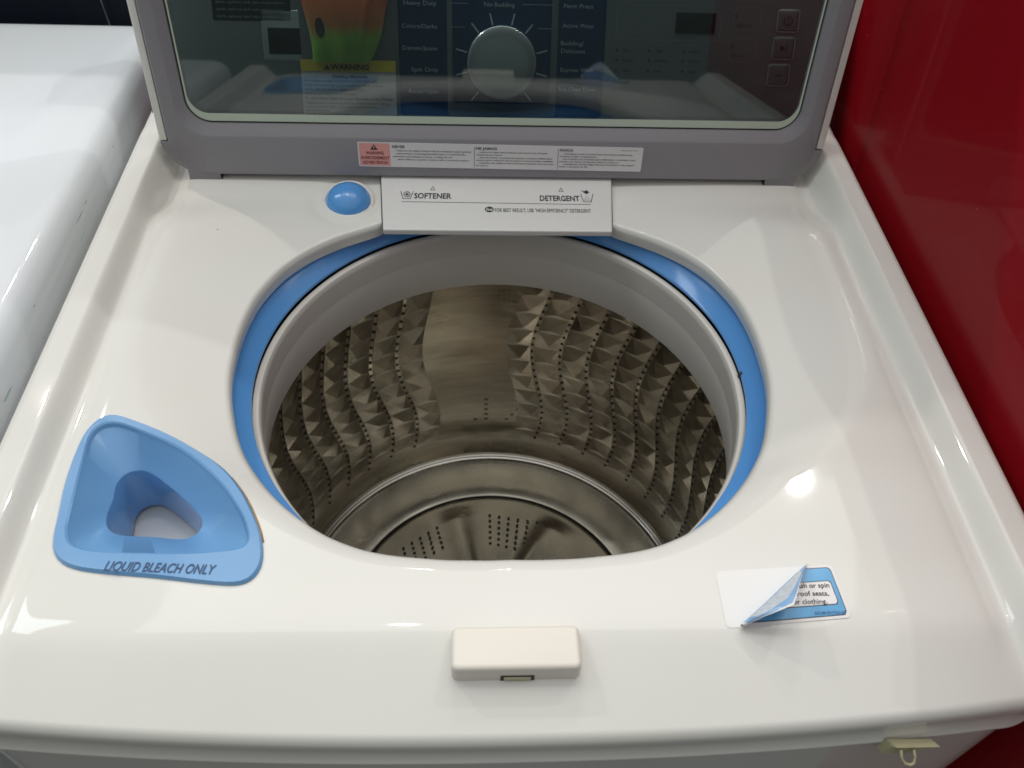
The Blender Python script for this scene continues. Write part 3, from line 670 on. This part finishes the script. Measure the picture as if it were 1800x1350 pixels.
for j in range(nv):
    for i in range(nu):
        a = j*(nu+1)+i; f = (a, a+1, a+nu+2, a+nu+1)
        if i >= nu-1 or j == 0 or j == nv-1: ke.append(f)
        elif 5 <= i < nu-4 and 4 <= j < nv-4: kw.append(f)
        else: kb.append(f)
g.add(vs, ke, 'stickwhite'); g.add(vs, kb, 'flapblue'); g.add(vs, kw, 'flapwhite')
g.build('label_flap', W)

# ================================================================= console behind the lid
CL = math.radians(28); cu_ = Vector((0, math.sin(CL), math.cos(CL))); cf = plane((0, .25, -.002), (1, 0, 0), tuple(cu_))
g = MB(); prof = [(.243, -.006), (.250, -.0015), tuple((Vector((0, .25, -.002))+cu_*.145).yz), tuple((Vector((0, .25, -.002))+cu_*.150).yz+Vector((.004, .001))), (.36, .135), (.375, .125), (.38, -.02), (.25, -.03)]
g.loft([[(x, y, z) for y, z in prof] for x in (-.338, .338)], 'console', True, True); con = g.build('console', W, smooth=False)
def cbox(name, x0, x1, y0, y1, d, key, r=.002, parent=con, d0=-.002):
    g = MB(); g.box(x0, x1, y0, y1, d0, d, key, r=r, fr=cf, n=4); return g.build(name, parent, auto=40)
cbox('cycle_panel', -.0970, .1075, -.0005, .142, .0012, 'navy', .006)
cbox('dial_frame', -.0495, .0605, .0010, .142, .0022, 'console', .005); cbox('dial_panel', -.0448, .0545, .0125, .141, .0030, 'navy', .005)
g = MB(); n = 64; kc = (.0049, .0520)
def kl(r, h): return [cf(kc[0]+r*math.cos(2*PI*k/n), kc[1]+r*math.sin(2*PI*k/n), h) for k in range(n)]
g.loft([kl(.0335, .003), kl(.0335, .005), kl(.0325, .006), kl(.0322, .016), kl(.0312, .0185), kl(.0290, .0195), kl(.024, .0205), kl(.012, .0215), kl(.001, .0218)], 'silver', cap1=True); g.build('dial', con, auto=40)
g = MB()
def ct(t, x, y, s=.0042, wd=None, al='C'): g.text(cf, t, x, y, s, 'ltprint', width=wd, h=.0034, align=al, res=2)
for t, x, y, wd in (('Heavy Duty', -.0735, .1022, .031), ('Colors/Darks', -.0745, .0818, .0335), ('Denim/Jeans', -.0742, .0622, .0335), ('Spin Only', -.0702, .0428, .026), ('Rinse+Spin', -.0715, .0228, .029), ('No Bedding', .0022, .1022, .029),
                    ('Perm Press', .0780, .1022, .028), ('Active Wear', .0785, .0848, .0305), ('Bedding/', .0735, .0690, .0225), ('Delicates', .0745, .0620, .0235), ('Express Wash', .0790, .0448, .0325), ('Eco Clean Drum', .0800, .0268, .0365)): ct(t, x, y, .0040, wd)
for (x0, x1, y) in ((-.0440, -.028, .1045), (.024, .0535, .1045), (-.0440, -.031, .0835), (.0395, .0535, .0835)): g.stroke(cf, [(x0, y), (x1, y)], .0004, 'ltprint', h=.0034)
for a in (-50, -15, 15, 50, 75, 105, 130, 165, 195, 230):
    ca, sa = math.cos(math.radians(a)), math.sin(math.radians(a)); g.stroke(cf, [(kc[0]+.0355*ca, kc[1]+.0355*sa), (kc[0]+.0455*ca, kc[1]+.0455*sa)], .0014, 'ltprint', h=.0034)
g.build('cycle_lettering', con, smooth=False)
cbox('display', .1740, .2130, .0820, .1010, .0012, 'display', .001)
g = MB(); MT['dimline'] = mat('dim_outline', (.34, .37, .38), .4)
for x0, x1, y0, y1 in ((.1160, .2185, .0752, .1062), (.2310, .2580, .0860, .1060), (.2290, .2560, .0570, .0780)): g.stroke(cf, rr(x0, x1, y0, y1, .003, 3), .0005, 'dimline', closed=True)
g.build('panel_outline', con, smooth=False)
for i, (x0, y0) in enumerate(((.2735, .0850), (.2720, .0600), (.2700, .0350))):
    bt = cbox('button', x0, x0+.0215, y0, y0+.0205, .0016, 'console', .003)
    g = MB(); c = (x0+.0108, y0+.0100); g.stroke(cf, rr(x0, x0+.0215, y0, y0+.0205, .003, 4), .0006, 'ltprint', h=.0019, closed=True)
    if i == 0:
        g.stroke(cf, [(c[0]+.0042*math.cos(a), c[1]+.0042*math.sin(a)) for a in [math.radians(120+k*30) for k in range(11)]], .0009, 'ink', h=.0019); g.stroke(cf, [(c[0], c[1]), (c[0], c[1]+.005)], .0009, 'ink', h=.0019)
    elif i == 1: g.poly(cf, [(c[0]-.003, c[1]-.003), (c[0]+.002, c[1]), (c[0]-.003, c[1]+.003)], 'ink', h=.0019); g.stroke(cf, [(c[0]+.003, c[1]-.003), (c[0]+.003, c[1]+.003)], .0008, 'ink', h=.0019)
    else: g.stroke(cf, [(c[0]-.003, c[1]), (c[0]+.003, c[1])], .0008, 'ink', h=.0019)
    g.build('symbol', bt, smooth=False)
g = MB()
for x in (.1178, .1500, .1840):
    for k, y in enumerate((.0655, .0565, .0470)):
        g.poly(cf, [(x+.0011*math.cos(a*PI/4), y+.0011*math.sin(a*PI/4)) for a in range(8)], 'ink', h=.0006); g.text(cf, ('Hot', 'Warm', 'Cold')[k] if x < .12 else ('High', 'Medium', 'Low')[k] if x < .16 else ('Heavy', 'Normal', 'Light')[k], x+.006, y-.0012, .0028, 'ink', h=.0006)
g.build('settings_lettering', con, smooth=False)
for x, y, t in ((.2330, .0985, 'Delay Start'), (.2320, .0705, 'My Cycle'), (.176, .0775, 'Time Remaining')):
    g = MB(); g.text(cf, t, x, y-.009 if x > .2 else y, .0026 if x > .2 else .0020, 'ink', h=.0006)
    if x > .2: g.poly(cf, [(x+.0011*math.cos(a*PI/4), y+.0011*math.sin(a*PI/4)) for a in range(8)], 'ink', h=.0006)
    g.build('panel_lettering', con, smooth=False)
# energy sheet and dark square print at the console's left end
b_d = cbox('square_print', -.2195, -.1890, .0560, .0800, .0008, 'display', .001); bb = cbox('print_surround', -.2255, -.1880, .0500, .0960, .0004, 'silver', .002)
es = cbox('information_sheet', -.2700, -.1960, .0850, .1400, .0004, 'darkpanel', .001)
g = MB()
for k in range(7): g.text(cf, 'cycle options and care instructions', -.266, .0880+k*.0062, .0026, 'dimline', width=.064, h=.0007, res=1)
g.build('sheet_lettering', es, smooth=False)
# bedding warning label
g = MB(); X0, X1, Y0, Y1 = -.1900, -.0985, -.0008, .0520
g.add([cf(x, y, .0036 if x > -.097 else .0018) for x, y in rr(X0, X1, Y0, Y1, .002, 3)], [tuple(range(16))], 'paper')
g.poly(cf, [(X0, .0415), (X1, .0415), (X1, .0520), (X0, .0520)], 'yellow', h=.0022)
g.poly(cf, [(-.1675, .0432), (-.1620, .0432), (-.1648, .0478)], 'ink', h=.0025); g.text(cf, 'WARNING', -.1612, .0432, .0050, 'ink', width=.0370, bold=.03, h=.0025)
g.text(cf, 'Bedding Materials', -.1430, .0358, .0030, 'ink', width=.0335, bold=.02, h=.0023, align='C')
for i, (t, k) in enumerate((('For bedding materials, only use the new BEDDING cycle.', .84), ('Using other cycles may cause the washer to vibrate suddenly', .90), ('and/or shake the machine, causing serious injury.', .70), ('Read the user manual for more details.', .60))): g.text(cf, t, X0+.003, .0318-i*.0040, .0021, 'ink', width=.084*k, bold=.01, h=.0023, res=1)
g.text(cf, 'Do Not Wash Water-Resistant Materials in this Washer', X0+.0025, .0152, .0026, 'ink', width=.0860, bold=.02, h=.0023, res=1)
for i, (t, k) in enumerate((('Washing water-resistant materials may result in injury or damage', .97), ('to your home, the washer, or its contents due to excessive', .82), ('abnormal vibration.', .27), ('Read the user manual for more details.', .52))): g.text(cf, t, X0+.003, .0112-i*.0035, .0020, 'ink', width=.084*k, bold=.01, h=.0023, res=1)
g.build('bedding_label', con, smooth=False)

# ================================================================= separate things
p = thing('red_green_shape', 'unidentified green and red shape behind the lid glass above the yellow warning label', 'pouch', (-.145, .30, ZO+.05))  # stand-in body for a red and green shape that was not identified
g = MB(); nx, ny = 60, 70
def outline(v):
    l = -.1775-.0085*min(1, v*1.3)+.0015*math.sin(v*7); r = -.124+.0235*min(1, v*1.5)**.8+.0015*math.sin(v*8); return l, r
pv = []; grid = {}
hc = (-.1680, .0800)
for j in range(ny+1):
    v = j/ny; l, r = outline(v)
    for i in range(nx+1):
        u = i/nx; x = l+(r-l)*u; y = .0500+.091*v; e = (math.sin(PI*u)*math.sin(PI*min(1, max(.02, v))))**.5
        fo = .0012*math.sin(u*14+v*3)+.0010*math.exp(-((u-.72-.1*v)/.05)**2)*3*v
        # pull vertices onto the hole outline so that it is smooth
        dx, dy_ = (x-hc[0])/.0046, (y-hc[1]+(x-hc[0])*.4)/.0088; q = math.hypot(dx, dy_)
        if .80 < q < 1.0 and q > 0: x, y = hc[0]+(x-hc[0])/q, hc[1]+(y-hc[1])/q
        grid[i, j] = q; pv.append(cf(x, y, .004+.011*e+fo))
fg = []
for j in range(ny):
    for i in range(nx):
        if min(grid[i, j], grid[i+1, j], grid[i+1, j+1], grid[i, j+1]) < .80: continue
        a = j*(nx+1)+i; fg.append((a, a+1, a+nx+2, a+nx+1))
g.add(pv, fg, 'redgreen'); pb = g.build('shape_body', None); pb.parent = p; pb.matrix_parent_inverse = Matrix.Translation((.145, -.30, -(ZO+.05)))
c = thing('plastic_clip', 'small yellowed plastic clip with a loop under the washer front edge, right side', 'clip', (.235, -.355, ZO-.06))
g = MB(); yq = -.342
g.add([(.2150, yq, -.058), (.2120, yq-.001, -.072), (.2340, yq-.001, -.074), (.2500, yq, -.060), (.2520, yq-.006, -.0555), (.2200, yq-.006, -.0555), (.2170, yq-.004, -.0590), (.2150, yq-.005, -.0700), (.2330, yq-.005, -.0715), (.2480, yq-.005, -.0600)],
      [(0, 1, 2, 3), (6, 7, 8, 9), (5, 6, 9, 4), (1, 7, 8, 2), (0, 6, 7, 1), (3, 2, 8, 9), (5, 4, 3, 0), (5, 0, 6), (4, 9, 3)], 'clip')
g.v = [((x-.236)*.82+.243, y, (z+.056)*.85-.0535) for x, y, z in g.v]; o = g.build('clip_plate', None, smooth=False); o.parent = c; o.matrix_parent_inverse = Matrix.Translation((-.235, .355, -(ZO-.06)))
g = MB(); g.tube([(.2275-.0035, yq-.006, -.0590), (.2280-.0030, yq-.009, -.0640), (.2300-.0022, yq-.0115, -.0680), (.2325, yq-.0125, -.0695), (.2352, yq-.0115, -.0675), (.2350, yq-.009, -.0635), (.2335, yq-.006, -.0590)], .0011, 'clip', 8)
g.v = [((x-.236)*.82+.243, y, (z+.056)*.85-.0535) for x, y, z in g.v]; o = g.build('loop', None); o.parent = c; o.matrix_parent_inverse = Matrix.Translation((-.235, .355, -(ZO-.06)))

# neighbouring appliance on the left
nb = thing('white_appliance', 'plain white appliance with a closed flat top, left of the open washer', 'appliance', (-.74, 0, 0))
def nbp(o): o.parent = nb; o.matrix_parent_inverse = Matrix.Translation((.74, 0, 0)); return o
g = MB(); XL, XR, YF, YB = -1.10, -.3745, -.33, .437; loops = []
for d, z in ((0, -.97), (0, -.050), (-.0005, -.044), (0, -.040), (.0002, -.020), (.0015, -.0135), (.0045, -.0075), (.009, -.0030), (.015, -.0006), (.022, 0), (.030, .0002)):
    loops.append([(x, y, z) for x, y in rr(XL+d, XR-d, YF+d, YB-d, .022, 8)])
g.loft(loops, 'coolwhite', cap1=True); nbp(g.build('body', None, auto=60))
g = MB()
rs = random.Random(3)
MT['scuff'] = mat('green_grey_scuff', (.30, .42, .40), .6)
for k in range(9):
    y = rs.uniform(-.22, .33); z = rs.choice((-.021, -.024, -.036))+rs.uniform(-.002, .002); l = rs.uniform(.002, .016)
    g.box(XR-.001, XR+.0002, y, y+l, z, z+rs.uniform(.0003, .0007), 'scuff')
nbp(g.build('scuff_marks', None, smooth=False)); bpy.data.objects[-1 if False else 'scuff_marks.001']['kind'] = 'stuff'
# dark unit behind it with a hanging wire
dk_ = thing('dark_cabinet', 'dark glossy cabinet standing behind the white appliance at the far left', 'cabinet', (-.80, .62, 0))
g = MB(); g.box(-1.4, -.36, .50, .80, -1, .35, 'darkpanel', r=.01); o = g.build('cabinet_body', None, auto=40); o.parent = dk_; o.matrix_parent_inverse = Matrix.Translation((.80, -.62, 0))
wr = MB(); wr.tube([(-.415, .497, .16), (-.432, .495, .12), (-.449, .493, .09), (-.456, .491, .06), (-.455, .489, .02), (-.452, .487, -.05), (-.45, .486, -.2)], .0018, 'wire', 8)
o = wr.build('grey_wire'); o['label'] = 'thin grey wire hanging in front of the dark cabinet at top left'; o['category'] = 'wire'
